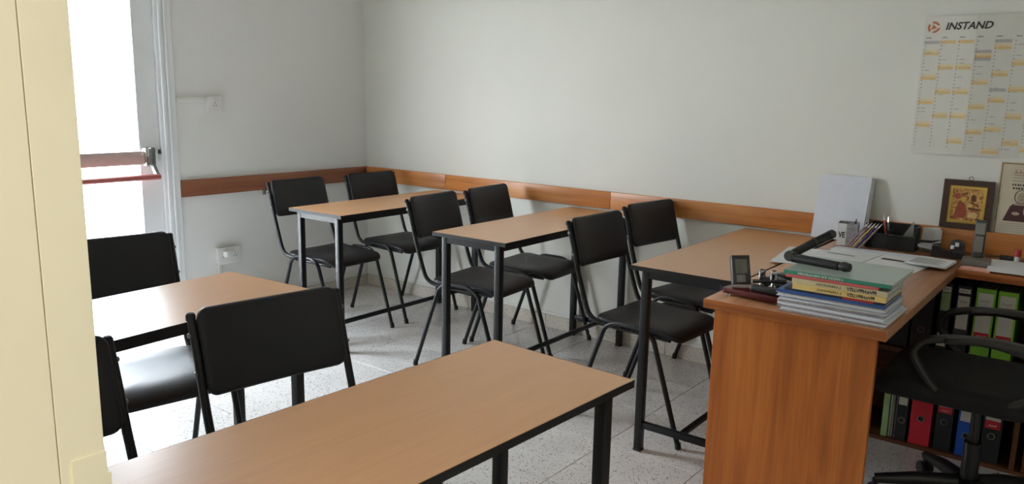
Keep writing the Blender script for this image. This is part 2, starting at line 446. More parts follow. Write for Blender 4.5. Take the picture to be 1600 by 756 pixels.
MB().lathe([(.005, -.008), (.005, .012), (.0001, .012)], (0, -1.5125, 1.022), 12, 'X').box((-.006, -1.518, 1.014), (.01, -1.507, 1.038), .002, 1).build('lock_cylinder', M['dgrey'], dr)
# wooden chair rail
ZR0, ZR1 = .761, .858
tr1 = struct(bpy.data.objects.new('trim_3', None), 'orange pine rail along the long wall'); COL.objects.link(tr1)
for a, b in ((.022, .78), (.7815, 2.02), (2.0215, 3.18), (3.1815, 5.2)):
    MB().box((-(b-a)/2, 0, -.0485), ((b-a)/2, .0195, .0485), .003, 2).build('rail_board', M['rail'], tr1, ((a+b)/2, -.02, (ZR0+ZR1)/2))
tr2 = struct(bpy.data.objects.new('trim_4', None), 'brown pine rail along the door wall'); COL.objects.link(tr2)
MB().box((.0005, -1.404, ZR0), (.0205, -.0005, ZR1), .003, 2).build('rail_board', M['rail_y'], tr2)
# terrazzo skirting pieces
sk = struct(MB().box((.012, -.007, .079), (X1, -.0002, .097), .002, 1).build('baseboard_back', M['wall']), 'pale terrazzo skirting of the long wall')
x = .0005
while x < X1-.02:
    b = min(x+.4, X1); MB().box((x+.0008, -.0125, .0005), (b-.0008, -.0003, .0785), .0015, 1).build('skirting_piece', M['skirt'], sk); x += .4
sk = struct(MB().box((.0002, -1.40, .079), (.007, -.0125, .097), .002, 1).build('baseboard_left', M['wall_left']), 'pale terrazzo skirting of the door wall')
y = -.0135
while y > -1.39:
    b = max(y-.4, -1.403); MB().box((.0003, b+.0008, .0005), (.0125, y-.0008, .0785), .0015, 1).build('skirting_piece', M['skirt'], sk); y -= .4
# sockets
def socket(name, label, y0, y1, z0, z1, double):
    o = thing(name, label, 'socket', (0, (y0+y1)/2, (z0+z1)/2))
    hy, hz = (y1-y0)/2, (z1-z0)/2
    MB().box((.0003, -hy+.003, -hz+.003), (.026, hy-.003, hz-.003), .003).build('back_box', M['wplastic'], o)
    MB().box((.0262, -hy, -hz), (.035, hy, hz), .003).build('face_plate', M['wplastic'], o)
    for c in ((-hy/2, hy/2) if double else (0,)):
        b = MB()
        for dy, dz in ((-.008, -.006), (.008, -.006), (0, .010)): b.box((.0351, c+dy-.002, dz-.004), (.0356, c+dy+.002, dz+.004))
        b.build('pin_holes', M['dgrey'], o)
        b = MB().box((.0351, c-.006 if not double else c-.006, hz-.020), (.0395, c+.006, hz-.007), .001).build('switch', M['wplastic'], o)
    return o
s1 = socket('wall_socket', 'single white wall socket above the rail beside the door', -1.222, -1.135, 1.242, 1.332, False)
s2 = socket('double_socket', 'double white wall socket low on the door wall', -1.205, -1.055, .335, .437, True)
MB().box((.035, -.045, -.005), (.075, -.012, .03), .006).build('plug', M['wplastic'], s2)
tag(MB().box((.0003, -1.402, 1.300), (.016, -1.2225, 1.331), .002).build('cable_trunking', M['wplastic']), 'white cable trunking from door frame to upper socket', 'trunking')
tag(MB().box((.0003, -1.195, .098), (.016, -1.165, .3345), .002).build('vertical_trunking', M['wplastic']), 'white cable trunking running down from double socket', 'trunking')
tag(MB().box((.0003, -.862, .730), (.02, -.846, .7595), .002).box((.0003, -.845, .7595-.012), (.03, -.832, .7595), .002).build('wall_bracket', M['mgrey']), 'small grey bracket just under the rail behind a chair', 'bracket')

# ------------------------------------------------------------------ tables
TW, TL, TH = .4276, 1.165, .75
IX, IY = .058, .034
def make_table():
    o = thing('table', '', 'table')
    top = MB().box((.0015, .0015, TH-.0175), (TW-.0015, TL-.0015, TH), .001, 1).build('tabletop', M['laminate'], o)
    e = MB()
    for lo, hi in (((0,0,0),(.0015,TL,0)), ((TW-.0015,0,0),(TW,TL,0)), ((.0015,0,0),(TW-.0015,.0015,0)), ((.0015,TL-.0015,0),(TW-.0015,TL,0))):
        e.box((lo[0], lo[1], TH-.018), (hi[0], hi[1], TH-.0004))
    e.build('edge_band', M['edge'], o)
    a = MB(); z0, z1 = TH-.048, TH-.0182; h = .014
    xa, xb, ya, yb = IX, TW-IX, IY, TL-IY
    a.box((xa-h, ya+h, z0), (xa+h, yb-h, z1)).box((xb-h, ya+h, z0), (xb+h, yb-h, z1))
    a.box((xa+h, ya-h, z0), (xb-h, ya+h, z1)).box((xa+h, yb-h, z0), (xb-h, yb+h, z1))
    a.build('apron', M['bmetal'], o)
    for x in (xa, xb):
        for y in (ya, yb):
            l = MB().box((x-.0155, y-.0155, .003), (x+.0155, y+.0155, z1), .003, 2).build('leg', M['bmetal'], o)
            MB().box((x-.0165, y-.0165, .0005), (x+.0165, y+.0165, .012), .002, 1).build('foot_cap', M['rubber'], l)
    for y in (ya, yb): MB().box((xa+.0155, y-.012, .098), (xb-.0155, y+.012, .124), .003).build('crossbar', M['bmetal'], o)
    xm = (xa+xb)/2+.018; MB().box((xm-.008, ya+.012, .100), (xm+.008, yb-.012, .124), .003).build('stretcher', M['bmetal'], o)
    return o
tables = [  # x, y, rotation, from which end, label
 (.6933, -1.172, .006, 'narrow beech-topped table farthest back, in the corner of the two walls'),
 (1.7692, -1.174, .008, 'narrow beech-topped table against the long wall, middle one of its row'),
 (2.8100, -1.1767, .008, 'narrow beech-topped table against the long wall, touching the wooden desk'),
 (1.8257, -2.2499, .0734, 'beech-topped table before the glazed door, whitened by its glare'),
 (3.0117, -2.2383, -.0463, 'large beech-topped table in the foreground beside the cream door jamb')]
tp = make_table()
for i, (x, y, r_, lab) in enumerate(tables):
    o = tp if i == 0 else copy_tree(tp)
    if i > 2:   # given by the far end: run toward the front wall
        x, y = x + math.sin(r_)*TL, y - math.cos(r_)*TL
    o.location = (x, y, 0); o.rotation_euler = (0, 0, r_); o['label'] = lab; o['group'] = 'classroom tables'

# ------------------------------------------------------------------ stacking chairs
def make_chair():
    o = thing('stacking_chair', '', 'chair')
    R = .0105; hp, hf = .197, .214
    for s in (-1, 1):
        pth = [(-.066, s*hp, .845), (-.036, s*hp, .752), (-.012, s*hp, .657), (.03, s*hp, .53), (.062, s*hp, .447), (.16, s*.186, .430), (.44, s*.172, .424)]
        po = MB().tube(pth, R, 10, True, .05).build('back_post', M['bmetal'], o)
        MB().lathe([(.0001, .006), (.008, .005), (.0115, 0), (.0115, -.012), (.0106, -.012)], (-.066, s*hp, .846), 12).build('end_cap', M['rubber'], po)
        u = [(.003, s*hf, .012), (.152, s*hf, .43), (.20, s*hf, .456), (.335, s*hf, .456), (.385, s*hf, .43), (.522, s*hf, .012)]
        le = MB().tube(u, R, 10, True, .055).build('leg_loop', M['bmetal'], o)
        for (x, d) in ((.003, -.003), (.522, .003)):
            MB().tube([(x+d, s*hf, .001), (x-d*.5, s*hf, .026)], .0125, 10).build('foot_cap', M['rubber'], le)
    MB().tube([(.215, -hf, .447), (.215, -.18, .428), (.215, .18, .428), (.215, hf, .447)], .008, 8, True, .02).build('seat_bar', M['bmetal'], o)
    MB().tube([(.325, -hf, .447), (.325, -.18, .426), (.325, .18, .426), (.325, hf, .447)], .008, 8, True, .02).build('seat_bar', M['bmetal'], o)
    def seatf(u, v, z):          # u lateral, v along x
        t_ = v/.2; sag = -.010*math.exp(-((u/.13)**2+(v/.13)**2))
        front = -.028*max(0, (v-.10)/.1)**2; rear = .006*max(0, (-v-.1)/.1)
        return Vector((.285+v, u*(1-.04*t_), .436+z+front+rear+(sag if z > .012 else 0)))
    MB().pad(.392, .40, .025, .05, seatf).build('seat', M['vinyl'], o)
    def backf(u, v, z):          # v up along the posts, z toward the front
        p0 = Vector((-.012, 0, .655)); d = Vector((-.0505, 0, .195)).normalized(); n = Vector((d.z, 0, -d.x))
        c = -.022*(1-(u/.19)**2)
        return p0 + d*(v+.105) + n*(z-.012+c+.010) + Vector((0, u, 0))
    MB().pad(.380, .215, .026, .028, backf).build('backrest', M['vinyl'], o)
    b = MB()
    for s in (-1, 1):
        for z in (.71, .80):
            xx = -.066+(.845-z)/.188*.054
            b.lathe([(.0001, .004), (.005, .003), (.0065, 0), (.0065, -.004)], (xx, s*(hp+.0115), z), 10, 'Y', Matrix.Rotation(0 if s > 0 else PI, 3, 'Z'))
    b.build('rivets', M['gsteel'], o)
    return o
chairs = [
 (.412, -.863, .017, 'black padded chair at the corner table, in front of the double wall socket'),
 (.417, -.285, -.045, 'black padded chair farthest back, in the corner of the two walls'),
 (1.475, -.799, .095, 'black padded chair at the middle wall table, its seat away from the wall'),
 (1.440, -.315, .078, 'black padded chair at the middle wall table, next to the long wall'),
 (2.473, -.797, -.045, 'black padded chair at the table touching the desk, its seat away from the wall'),
 (2.437, -.240, -.131, 'black padded chair at the table touching the desk, next to the long wall'),
 (2.633, -2.623, -.146, 'big foreground black padded chair with its whole backrest in view'),
 (2.64, -3.217, 0, 'black padded chair half hidden by the cream door jamb'),
 (1.535, -2.495, -.16, 'black padded chair with its back to the glazed door and a shining seat')]
cp = make_chair()
for i, (x, y, r_, lab) in enumerate(chairs):
    o = cp if i == 0 else copy_tree(cp)
    o.location = (x, y, 0); o.rotation_euler = (0, 0, r_); o['label'] = lab; o['group'] = 'black stacking chairs'

# ------------------------------------------------------------------ teacher's desk and return
DX0, DX1, DYN, DT, RY = 3.2532, 3.7907, -1.4851, .757, -.415
dk = thing('desk', 'wooden teacher\'s desk with a broad end panel facing the doorway', 'desk', (DX0, DYN, 0))
L = lambda x, y, z: (x-DX0, y-DYN, z)
MB().box(L(DX0, DYN, DT-.03), L(DX1, -.0225, DT), .002, 2).build('desk_top', M['desk_y'], dk)
MB().box(L(DX0-.001, DYN-.0016, DT-.0295), L(DX1+.001, DYN-.0001, DT-.0008), .0006, 1).build('edge_band', M['desk_x'], dk)
MB().box(L(DX1+.0001, DYN, DT-.0295), L(DX1+.0016, RY-.002, DT-.0008), .0006, 1).build('edge_band', M['desk_y'], dk)
MB().box(L(DX0+.026, DYN+.027, .002), L(DX1-.026, DYN+.047, DT-.0305), .001, 1).build('end_panel', M['desk_v'], dk)
MB().box(L(DX0+.045, DYN+.048, .22), L(DX0+.063, -.061, DT-.0305), .001, 1).build('modesty_panel', M['desk_v'], dk)
rt = thing('shelf_unit', 'wooden side desk on the long wall with two binder shelves beneath', 'shelf', (DX1, RY, 0))
L = lambda x, y, z: (x-DX1, y-RY, z)
RXE = 5.0
MB().box(L(DX1+.002, RY, DT-.03), L(RXE, -.0225, DT), .002, 2).build('desk_top', M['desk_x'], rt)
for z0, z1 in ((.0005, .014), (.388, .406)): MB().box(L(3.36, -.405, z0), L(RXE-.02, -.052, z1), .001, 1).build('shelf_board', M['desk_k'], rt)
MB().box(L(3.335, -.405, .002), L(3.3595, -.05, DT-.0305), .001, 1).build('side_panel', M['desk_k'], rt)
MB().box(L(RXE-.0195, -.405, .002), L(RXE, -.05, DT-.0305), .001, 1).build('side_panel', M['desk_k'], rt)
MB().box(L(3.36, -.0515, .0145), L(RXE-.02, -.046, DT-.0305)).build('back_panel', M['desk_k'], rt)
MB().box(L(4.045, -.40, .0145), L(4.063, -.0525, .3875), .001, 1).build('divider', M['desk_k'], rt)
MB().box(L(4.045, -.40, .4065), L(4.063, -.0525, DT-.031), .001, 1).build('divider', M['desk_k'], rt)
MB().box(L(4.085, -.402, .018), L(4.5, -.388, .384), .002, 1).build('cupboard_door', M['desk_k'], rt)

# binders ------------------------------------------------------------
def squiggle(b, x, z, w, h, y, n=9, seed=1, r=.0009):
    rnd = random.Random(seed); pts = []
    for i in range(n): pts.append((x+w*i/(n-1), y, z+(h if i % 2 else 0)*rnd.uniform(.3, 1)))
    b.tube(pts, r, 4)
def binder(kind, label, x, w, zb, h, mat, labs, ring=None, lean=0.0, yf=-.385, group='ring binders under the side desk'):
    """labs: (z0,z1,kind) patches on the spine as fractions of height"""
    o = thing('ring_binder', label, 'binder', (x, yf, zb), 0, group)
    o.rotation_euler = (0, lean, 0)
    g = .0012; d = .285
    c = MB().box((g, 0, 0), (w-g, .003, h), .0008, 1); c.box((g, .003, 0), (g+.003, d, h)); c.box((w-g-.003, .003, 0), (w-g, d, h)); c.build('cover', mat, o)
    MB().box((g+.0035, .012, .004), (w-g-.0035, d-.006, h-.012)).build('pages', M['paper_g'], o)
    for q, (a, b_, kd) in enumerate(labs):
        mm = {'w': M['lab'], 'r': M['bred'], 'p': M['pgreen'], 'b': M['bblk']}[kd]
        dy = -.0008 if kd == 'r' else 0
        e = MB().box((w*.12, -.0008+dy, h*a), (w*.88, -.0001+dy, h*b_)).build('spine_label', mm, o)
        if kd == 'w':
            s_ = MB(); squiggle(s_, w*.25, h*(b_-.12*(b_-a)-.03), w*.45, h*.03, -.0012, 8, int(x*999)+q)
            s_.build('handwriting', M['ink'], e)
        if kd == 'r':
            s_ = MB(); squiggle(s_, w*.3, h*(a+.3*(b_-a)), w*.4, h*(b_-a)*.4, -.0021, 6, q+3, .0014); s_.build('printed_mark', M['wtext'], e)
    if ring:
        R_ = MB()
        n = 20
        pts = [(w/2+.012*math.cos(2*PI*k/n), -.0012, h*ring+.012*math.sin(2*PI*k/n)) for k in range(n+1)]
        R_.tube(pts, .0018, 6, False).build('finger_ring', M['chrome'], o)
        MB().lathe([(.0001, 0), (.0105, 0), (.0105, .0006), (.0001, .0006)], (w/2, -.0008, h*ring), 16, 'Y').build('finger_hole', M['black'], o)
    return o
zl = .0145; zu = .4065; bh = .285
binder('b', 'slim binder with white and green spine label at the upper shelf\'s left end', 3.745, .04, zu, bh, M['bblk'], [(.62,.87,'p'),(.88,.96,'w'),(.12,.3,'w')], None)
binder('b', 'black binder with tall white spine label on the upper shelf', 3.800, .052, zu, bh, M['bblk'], [(.40,.86,'w'),(.90,.96,'w')], None)
binder('b', 'lime green binder on the upper shelf, beside the black one', 3.864, .066, zu, bh, M['green'], [(.22,.94,'w'),(.32,.40,'r')], None)
binder('b', 'lime green binder on the upper shelf, beside the wooden divider', 3.936, .066, zu, bh, M['green'], [(.22,.94,'w'),(.32,.40,'r')], None)
binder('b', 'plain black binder on the upper shelf, deepest under the wooden desk', 3.575, .072, zu, bh, M['bblk'], [], .30)
binder('b', 'plain black binder on the upper shelf, left of the slim green labelled one', 3.655, .072, zu, bh, M['bblk'], [], .30)
binder('b', 'pale green folder at the lower shelf\'s left end', 3.585, .026, zl, .27, M['pgreen'], [], None)
o = thing('document_stack', 'upright bundle of loose documents beside the pale green folder', 'documents', (3.613, -.38, zl))
for q in range(5): MB().box((.0005+q*.005, .002*(q % 3), 0), (.0045+q*.005, .26, .25-.012*(q % 2)-.004*q)).build('sheet_bundle', [M['paper'], M['pgreen'], M['lab'], M['bblk'], M['paper_g']][q], o)
binder('b', 'black binder with blank white label on the lower shelf, left of the red one', 3.638, .042, zl, bh, M['bblk'], [(.53,.80,'w')], .30)
binder('b', 'red binder on the lower shelf', 3.690, .078, zl, bh, M['bred'], [], .39)
binder('b', 'black binder with red striped label on the lower shelf, right of the red one', 3.781, .062, zl, bh, M['bblk'], [(.64,.78,'w'),(.55,.64,'r')], .42)
binder('b', 'blue binder on the lower shelf', 3.858, .066, zl, bh, M['bblue'], [(.50,.75,'w')], .30)
binder('b', 'black binder with red striped label on the lower shelf, right of the blue one', 3.942, .066, zl, bh, M['bblk'], [(.60,.74,'w'),(.486,.60,'r')], .38)

# ------------------------------------------------------------------ office chair
oc = thing('office_chair', 'black office chair with curved armrests behind the wooden desk', 'chair', (3.965, -.848, 0), PI)
# local +x is the facing direction (world -x)
for k in range(5):
    a = math.radians(18+72*k); ca, sa = math.cos(a), math.sin(a)
    lg = MB().tube([(.03*ca, .03*sa, .11), (.16*ca, .16*sa, .098), (.285*ca, .285*sa, .075)], [.028, .024, .017], 10).build('base_leg', M['black'], oc)
    cx, cy = .285*ca, .285*sa
    w_ = MB()
    for s in (-1, 1):
        w_.lathe([(.0001, -.009), (.02, -.009), (.025, -.005), (.025, .005), (.02, .009), (.0001, .009)], (cx-sa*.015*s, cy+ca*.015*s, .0262), 14, 'X', Matrix.Rotation(a+PI/2, 3, 'Z'))
    w_.tube([(cx, cy, .03), (cx, cy, .075)], .008, 8).build('caster', M['rubber'], lg)
MB().lathe([(.03, .07), (.034, .12), (.027, .125), (.027, .26), (.016, .262), (.016, .401)], (0,0,0), 16).build('gas_column', M['black'], oc)
MB().box((-.12, -.09, .40), (.12, .09, .428), .008).build('tilt_mechanism', M['black'], oc)
def seat2(u, v, z): return Vector((v+.055, u, .43+z-.02*max(0, (v-.16)/.08)**2))
MB().pad(.47, .47, .075, .08, seat2).build('seat', M['fabric'], oc)
def back2(u, v, z): return Vector((-.262+z-.04*(u/.24)**2*-1 - v*.12, u, .79+v))
MB().pad(.42, .46, .06, .08, back2).build('backrest', M['fabric'], oc)
MB().tube([(-.10, 0, .39), (-.24, 0, .40), (-.295, 0, .50), (-.295, 0, .72)], .018, 8, True, .05).build('back_spine', M['black'], oc)
for s in (-1, 1):
    y = s*.218
    pth = [(.02, s*.19, .455), (.075, y, .460), (.135, y, .52), (.180, y, .592), (.150, y, .638), (.06, y, .664), (-.06, y, .664), (-.17, y, .635), (-.205, y, .58), (-.16, y, .51), (-.06, y, .460), (-.02, s*.19, .455)]
    ar = MB().tube(pth, .0135, 10, True, .05).build('armrest', M['armpl'], oc)
    MB().pad(.05, .25, .026, .022, lambda u, v, z: Vector((-.03+v, y+u, .655+z-.9*(v+.02)**2))).build('arm_pad', M['armpl'], ar)
cab = [(4.02, -.44, .006), (3.985, -.50, .006), (4.0, -.57, .006), (4.08, -.60, .006), (4.2, -.56, .006)]
tag(MB().tube(cab, .0035, 8, True, .06).build('cable', M['mgrey']), 'pale cable curling over the floor under the side desk', 'cable')

# ------------------------------------------------------------------ wall calendar
ca = thing('wall_calendar', 'large white year calendar with orange bars taped to the long wall', 'calendar', (3.506, 0, 1.165))
CW, CH = .80, .568
folds = [0, .195, .40, .60, .80]
def cy_(u):
    for i in range(4):
        if u <= folds[i+1]+1e-9:
            t_ = (u-folds[i])/(folds[i+1]-folds[i]); a = (-.002, -.017)[i % 2]; b = (-.017, -.002)[i % 2]
            return a+(b-a)*t_
    return -.002
def calf(off): return lambda u, v, w: Vector((u, cy_(u)-off-w, v))
b = MB()
cols = sorted(set(folds))
va = []
for u in cols: va.append([b.bm.verts.new((u, cy_(u)+d, v)) for d in (0, .0008) for v in (0, CH)])
for i in range(len(va)-1):
    p, q = va[i], va[i+1]
    b.bm.faces.new((p[0], q[0], q[1], p[1])); b.bm.faces.new((p[2], p[3], q[3], q[2]))
    b.bm.faces.new((p[1], q[1], q[3], p[3])); b.bm.faces.new((p[0], p[2], q[2], q[0]))
b.bm.faces.new((va[0][0], va[0][1], va[0][3], va[0][2])); b.bm.faces.new((va[-1][0], va[-1][2], va[-1][3], va[-1][1]))
b.build('sheet', M['calpaper'], ca, smooth=False)
Lz = lambda z: z-1.165
MB().text('INSTAND', .040, lambda u, v, w: calf(.0008)(u+.081, v+Lz(1.677), 0), .0012, .22, 0, fit=.171).build('lettering', M['ink'], ca)
lg = MB(); cx, cz = .0355, Lz(1.688)
for k in range(3):
    a0 = math.radians(120*k+20)
    def ring_pt(r, a): return (cx+r*math.cos(a), cz+r*math.sin(a))
    outer = [ring_pt(.024, a0+math.radians(t_)) for t_ in (0, 35, 70, 95)]; inner = [ring_pt(.0155, a0+math.radians(t_)) for t_ in (80, 45, 5)]
    lg.prism(outer+inner, calf(.0008), .0003)
lg.prism([ring_pt(.013, math.radians(t_)) for t_ in (90+15, 210+15, 330+15)], calf(.0008), .0003)
lg.build('logo', M['orange'], ca)
Zr0 = 1.634; RP = .0143
months = [(.006, [(0,'g')], [1.586, 1.485, 1.384, 1.288]), (.067, [(0,'t')], [1.527, 1.427, 1.328]), (.133, [(0,'t')], [1.527, 1.427, 1.328, 1.225]),
          (.199, [(1.586,'G'),(1.556,'G')], [1.571, 1.466, 1.368, 1.265]), (.265, [(1.627,'G'),(1.434,'G')], [1.606, 1.5, 1.395, 1.279, 1.188]),
          (.331, [], [1.542, 1.439, 1.331, 1.226]), (.397, [], [1.60, 1.5, 1.4, 1.3, 1.2]), (.463, [(0,'t')], [1.57, 1.47, 1.37, 1.27]), (.529, [], [1.54, 1.44, 1.34, 1.24]),
          (.595, [(0,'g')], [1.585, 1.485, 1.385, 1.285]), (.661, [], [1.56, 1.46, 1.36, 1.26]), (.727, [(0,'t')], [1.53, 1.43, 1.33, 1.23])]
bt, bl, bgm, bi, bfi = MB(), MB(), MB(), MB(), MB()
def cbar(mb, u, z, h, w=.058): mb.prism([(u, Lz(z)-h/2), (u+w, Lz(z)-h/2), (u+w, Lz(z)+h/2), (u, Lz(z)+h/2)], calf(.0008), .0002)
rnd = random.Random(5)
for u, firsts, tans in months:
    for z, kd in firsts:
        zz = Zr0-.007 if z == 0 else z
        cbar(bt if kd == 't' else bgm, u, zz, .013)
    for z in tans:
        cbar(bt, u, z-.006, .0115); cbar(bl, u, z+.0055, .0105)
    bi.prism([(u+.004, Lz(1.643)), (u+.024, Lz(1.643)), (u+.024, Lz(1.648)), (u+.004, Lz(1.648))], calf(.0008), .0002)
    for q in range(31):
        z = Zr0-RP*(q+.5)
        a = u+rnd.uniform(.001, .003); w_ = rnd.uniform(.003, .007)
        bi.prism([(a, Lz(z)-.002), (a+w_, Lz(z)-.002), (a+w_, Lz(z)+.002), (a, Lz(z)+.002)], calf(.0011), .0002)
        if rnd.random() < .12:
            bfi.prism([(a+.012, Lz(z)-.0012), (a+.03, Lz(z)-.0012), (a+.03, Lz(z)+.0012), (a+.012, Lz(z)+.0012)], calf(.0011), .0002)
for mb, nm, mt in ((bt, 'weekend_bars', 'tan'), (bl, 'saturday_bars', 'tan_l'), (bgm, 'holiday_bars', 'greyp'), (bi, 'day_numbers', 'ink2'), (bfi, 'holiday_names', 'ink2')):
    o = mb.build(nm, M[mt], ca, smooth=False); o['kind'] = 'stuff'

# ------------------------------------------------------------------ icon and poster on the rail
ic = thing('framed_icon', 'small gilt icon in a dark brown frame standing on the rail', 'picture', (3.652, -.014, .8585), 0)
ic.rotation_euler = (math.radians(-2.5), 0, 0)
IW, IH, fw_ = .186, .205, .025
def P2(u, v, w): return Vector((u, -w, v))
for poly in ([(0,0),(IW,0),(IW-fw_,fw_),(fw_,fw_)], [(IW,0),(IW,IH),(IW-fw_,IH-fw_),(IW-fw_,fw_)], [(IW,IH),(0,IH),(fw_,IH-fw_),(IW-fw_,IH-fw_)], [(0,IH),(0,0),(fw_,fw_),(fw_,IH-fw_)]):
    MB().prism(poly, P2, .016).build('frame_bar', M['dframe'], ic)
g0, g1 = fw_, fw_+.012
for poly in ([(g0,g0),(IW-g0,g0),(IW-g1,g1),(g1,g1)], [(IW-g0,g0),(IW-g0,IH-g0),(IW-g1,IH-g1),(IW-g1,g1)], [(IW-g0,IH-g0),(g0,IH-g0),(g1,IH-g1),(IW-g1,IH-g1)], [(g0,IH-g0),(g0,g0),(g1,g1),(g1,IH-g1)]):
    MB().prism(poly, P2, .009).build('gilt_slip', M['goldb'], ic)
pn = MB().box((g1-.002, -.006, g1-.002), (IW-g1+.002, -.001, IH-g1+.002)).build('icon_panel', M['icoprint'], ic)
pf = lambda u, v, w: Vector((u, -.006-w, v))
def blob(mb, cx, cz, rx, rz, n=14, t_=.0012): mb.prism([(cx+rx*math.cos(2*PI*k/n), cz+rz*math.sin(2*PI*k/n)) for k in range(n)], pf, t_)
def art(name, poly, m, t_=.0012): MB().prism(poly, pf, t_).build(name, m, ic)
def oval(cx, cz, rx, rz, n=14): return [(cx+rx*math.cos(2*PI*k/n), cz+rz*math.sin(2*PI*k/n)) for k in range(n)]
art('robed_figure', [(.046,.046),(.088,.046),(.096,.07),(.090,.098),(.080,.112),(.066,.110),(.056,.09)], M['icored'])
art('wing_shape', oval(.056, .136, .011, .013), M['icored'])
art('halo', oval(.078, .124, .0105, .0115), M['goldb'], .0016)
art('dark_niche', [(.106,.120),(.124,.119),(.123,.138),(.114,.148),(.106,.140)], M['icobr'])
art('pale_drapery', [(.098,.050),(.134,.048),(.138,.066),(.118,.074),(.104,.066)], M['icocream'])
art('bench', [(.098,.084),(.138,.080),(.139,.088),(.099,.092)], M['icobr'])
MB().tube([(.092,-.0065,.112),(.138,-.0065,.107)], .0012, 6).build('ledge_line', M['icobr'], ic)
q = MB(); n = 12; q.tube([(IW*.52+.008*math.cos(2*PI*k/n), -.006, IH+.007+.008*math.sin(2*PI*k/n)) for k in range(n+1)], .0016, 6, False).build('hanging_ring', M['gsteel'], ic)

po = thing('poster', 'old printed sheet with a robed figure standing on the rail beside the icon', 'poster', (3.848, -.016, .8585))
po.rotation_euler = (math.radians(-2.5), 0, 0)
PW, PH = .20, .29
sh = MB().box((0, -.002, 0), (PW, 0, PH)).build('sheet', M['postbg'], po)
pf2 = lambda u, v, w: Vector((u, -.0021-w, v))
def rect(mb, x0, z0, x1, z1): mb.prism([(x0,z0),(x1,z0),(x1,z1),(x0,z1)], pf2, .0002)
q = MB(); rect(q, .004, .0, .008, PH-.004); rect(q, .004, PH-.008, PW, PH-.004); rect(q, PW-.008, 0, PW-.004, PH-.008); q.build('border_line', M['bwood'], po)
q = MB(); rnd = random.Random(3)
for k in range(7):
    a = .052+k*.014; q.tube([(a, -.0024, .244), (a+.004, -.0024, .262), (a+.009, -.0024, .246), (a+.005, -.0024, .252)], .0011, 5)
q.tube([(.05, -.0024, .240), (.09, -.0024, .237), (.15, -.0024, .241)], .0011, 5); q.build('heading', M['postred'], po)
q = MB()
for z, a, b_ in ((.226,.048,.152), (.214,.046,.154)): rect(q, a, z, b_, z+.004)
q.build('faint_lines', M['ink2'], po)
q = MB()
for row, z in enumerate((.196, .182)):
    a = .048+.003*row
    while a < .15:
        w_ = rnd.uniform(.004, .008); rect(q, a, z, a+w_, z+.008); a += w_+rnd.uniform(.002, .005)
q.build('text_lines', M['ink'], po)
q = MB(); q.prism([(.030,.052),(.124,.052),(.126,.104),(.112,.122),(.060,.122),(.050,.112)], pf2, .0004); q.build('robe', M['maroon'], po)
q = MB(); blob2 = lambda mb, cx, cz, rx, rz, t_=.0006, n=16: mb.prism([(cx+rx*math.cos(2*PI*k/n), cz+rz*math.sin(2*PI*k/n)) for k in range(n)], pf2, t_)
blob2(q, .086, .150, .016, .021); q.prism([(.062,.118),(.11,.118),(.1,.134),(.072,.134)], pf2, .0006); blob2(q, .105, .096, .008, .018, .0008); blob2(q, .072, .084, .014, .007, .0008); q.build('face_and_hands', M['skin'], po)
q = MB(); n = 22; q.tube([(.086+.024*math.cos(2*PI*k/n), -.0028, .152+.027*math.sin(2*PI*k/n)) for k in range(n+1)], .0012, 5, False)
q.tube([(.080,-.0030,.155),(.083,-.0030,.155)], .001, 5); q.tube([(.090,-.0030,.155),(.093,-.0030,.155)], .001, 5); q.tube([(.082,-.0030,.141),(.091,-.0030,.141)], .0009, 5); q.build('halo_ring', M['ink'], po)
q = MB()
for z in (.041, .033, .025, .017, .009): rect(q, .02, z, .18-rnd.uniform(0, .03), z+.0022)
q.build('small_print', M['ink2'], po)

# ------------------------------------------------------------------ things on the desk
Z = DT+.0004
# stack of worksheets and books
def book(name, label, x0, x1, y0, dp, z, th, spine, cover, cat='book', rot=0.0, lettering=None, lsize=.01, lcol='ink', group='books in the desk stack', edge=None, patch=None):
    o = thing(name, label, cat, ((x0+x1)/2, y0, z), rot, group)
    w = (x1-x0)/2; c = .0012
    b = MB().box((-w, 0, 0), (w, dp, c)).box((-w, 0, th-c), (w, dp, th)); cv = b.build('cover', cover, o)
    MB().box((-w, -.0012, 0), (w, -.0001, th), .0005, 1).build('spine', spine, o)
    MB().box((-w+.003, .0003, c+.0001), (w-.003, dp-.003, th-c-.0001)).build('pages', edge or M['lab'], o)
    if patch:
        a, b_, mt = patch; MB().box((a*2*w-w, -.0016, .0004), (b_*2*w-w, -.00125, th-.0004)).build('spine_patch', mt, o)
    if lettering:
        s_ = MB()
        for (txt, xr, wd, hh, bold) in lettering:       # upside down, as in the stack
            s_.text(txt, hh*1.35, lambda u, v, w_: Vector((xr-(x0+x1)/2-u, -.0018, th/2+hh*.5-v)), bold, 0, 0, fit=wd)
        s_.build('spine_lettering', M[lcol], o)
    return o
zz = Z
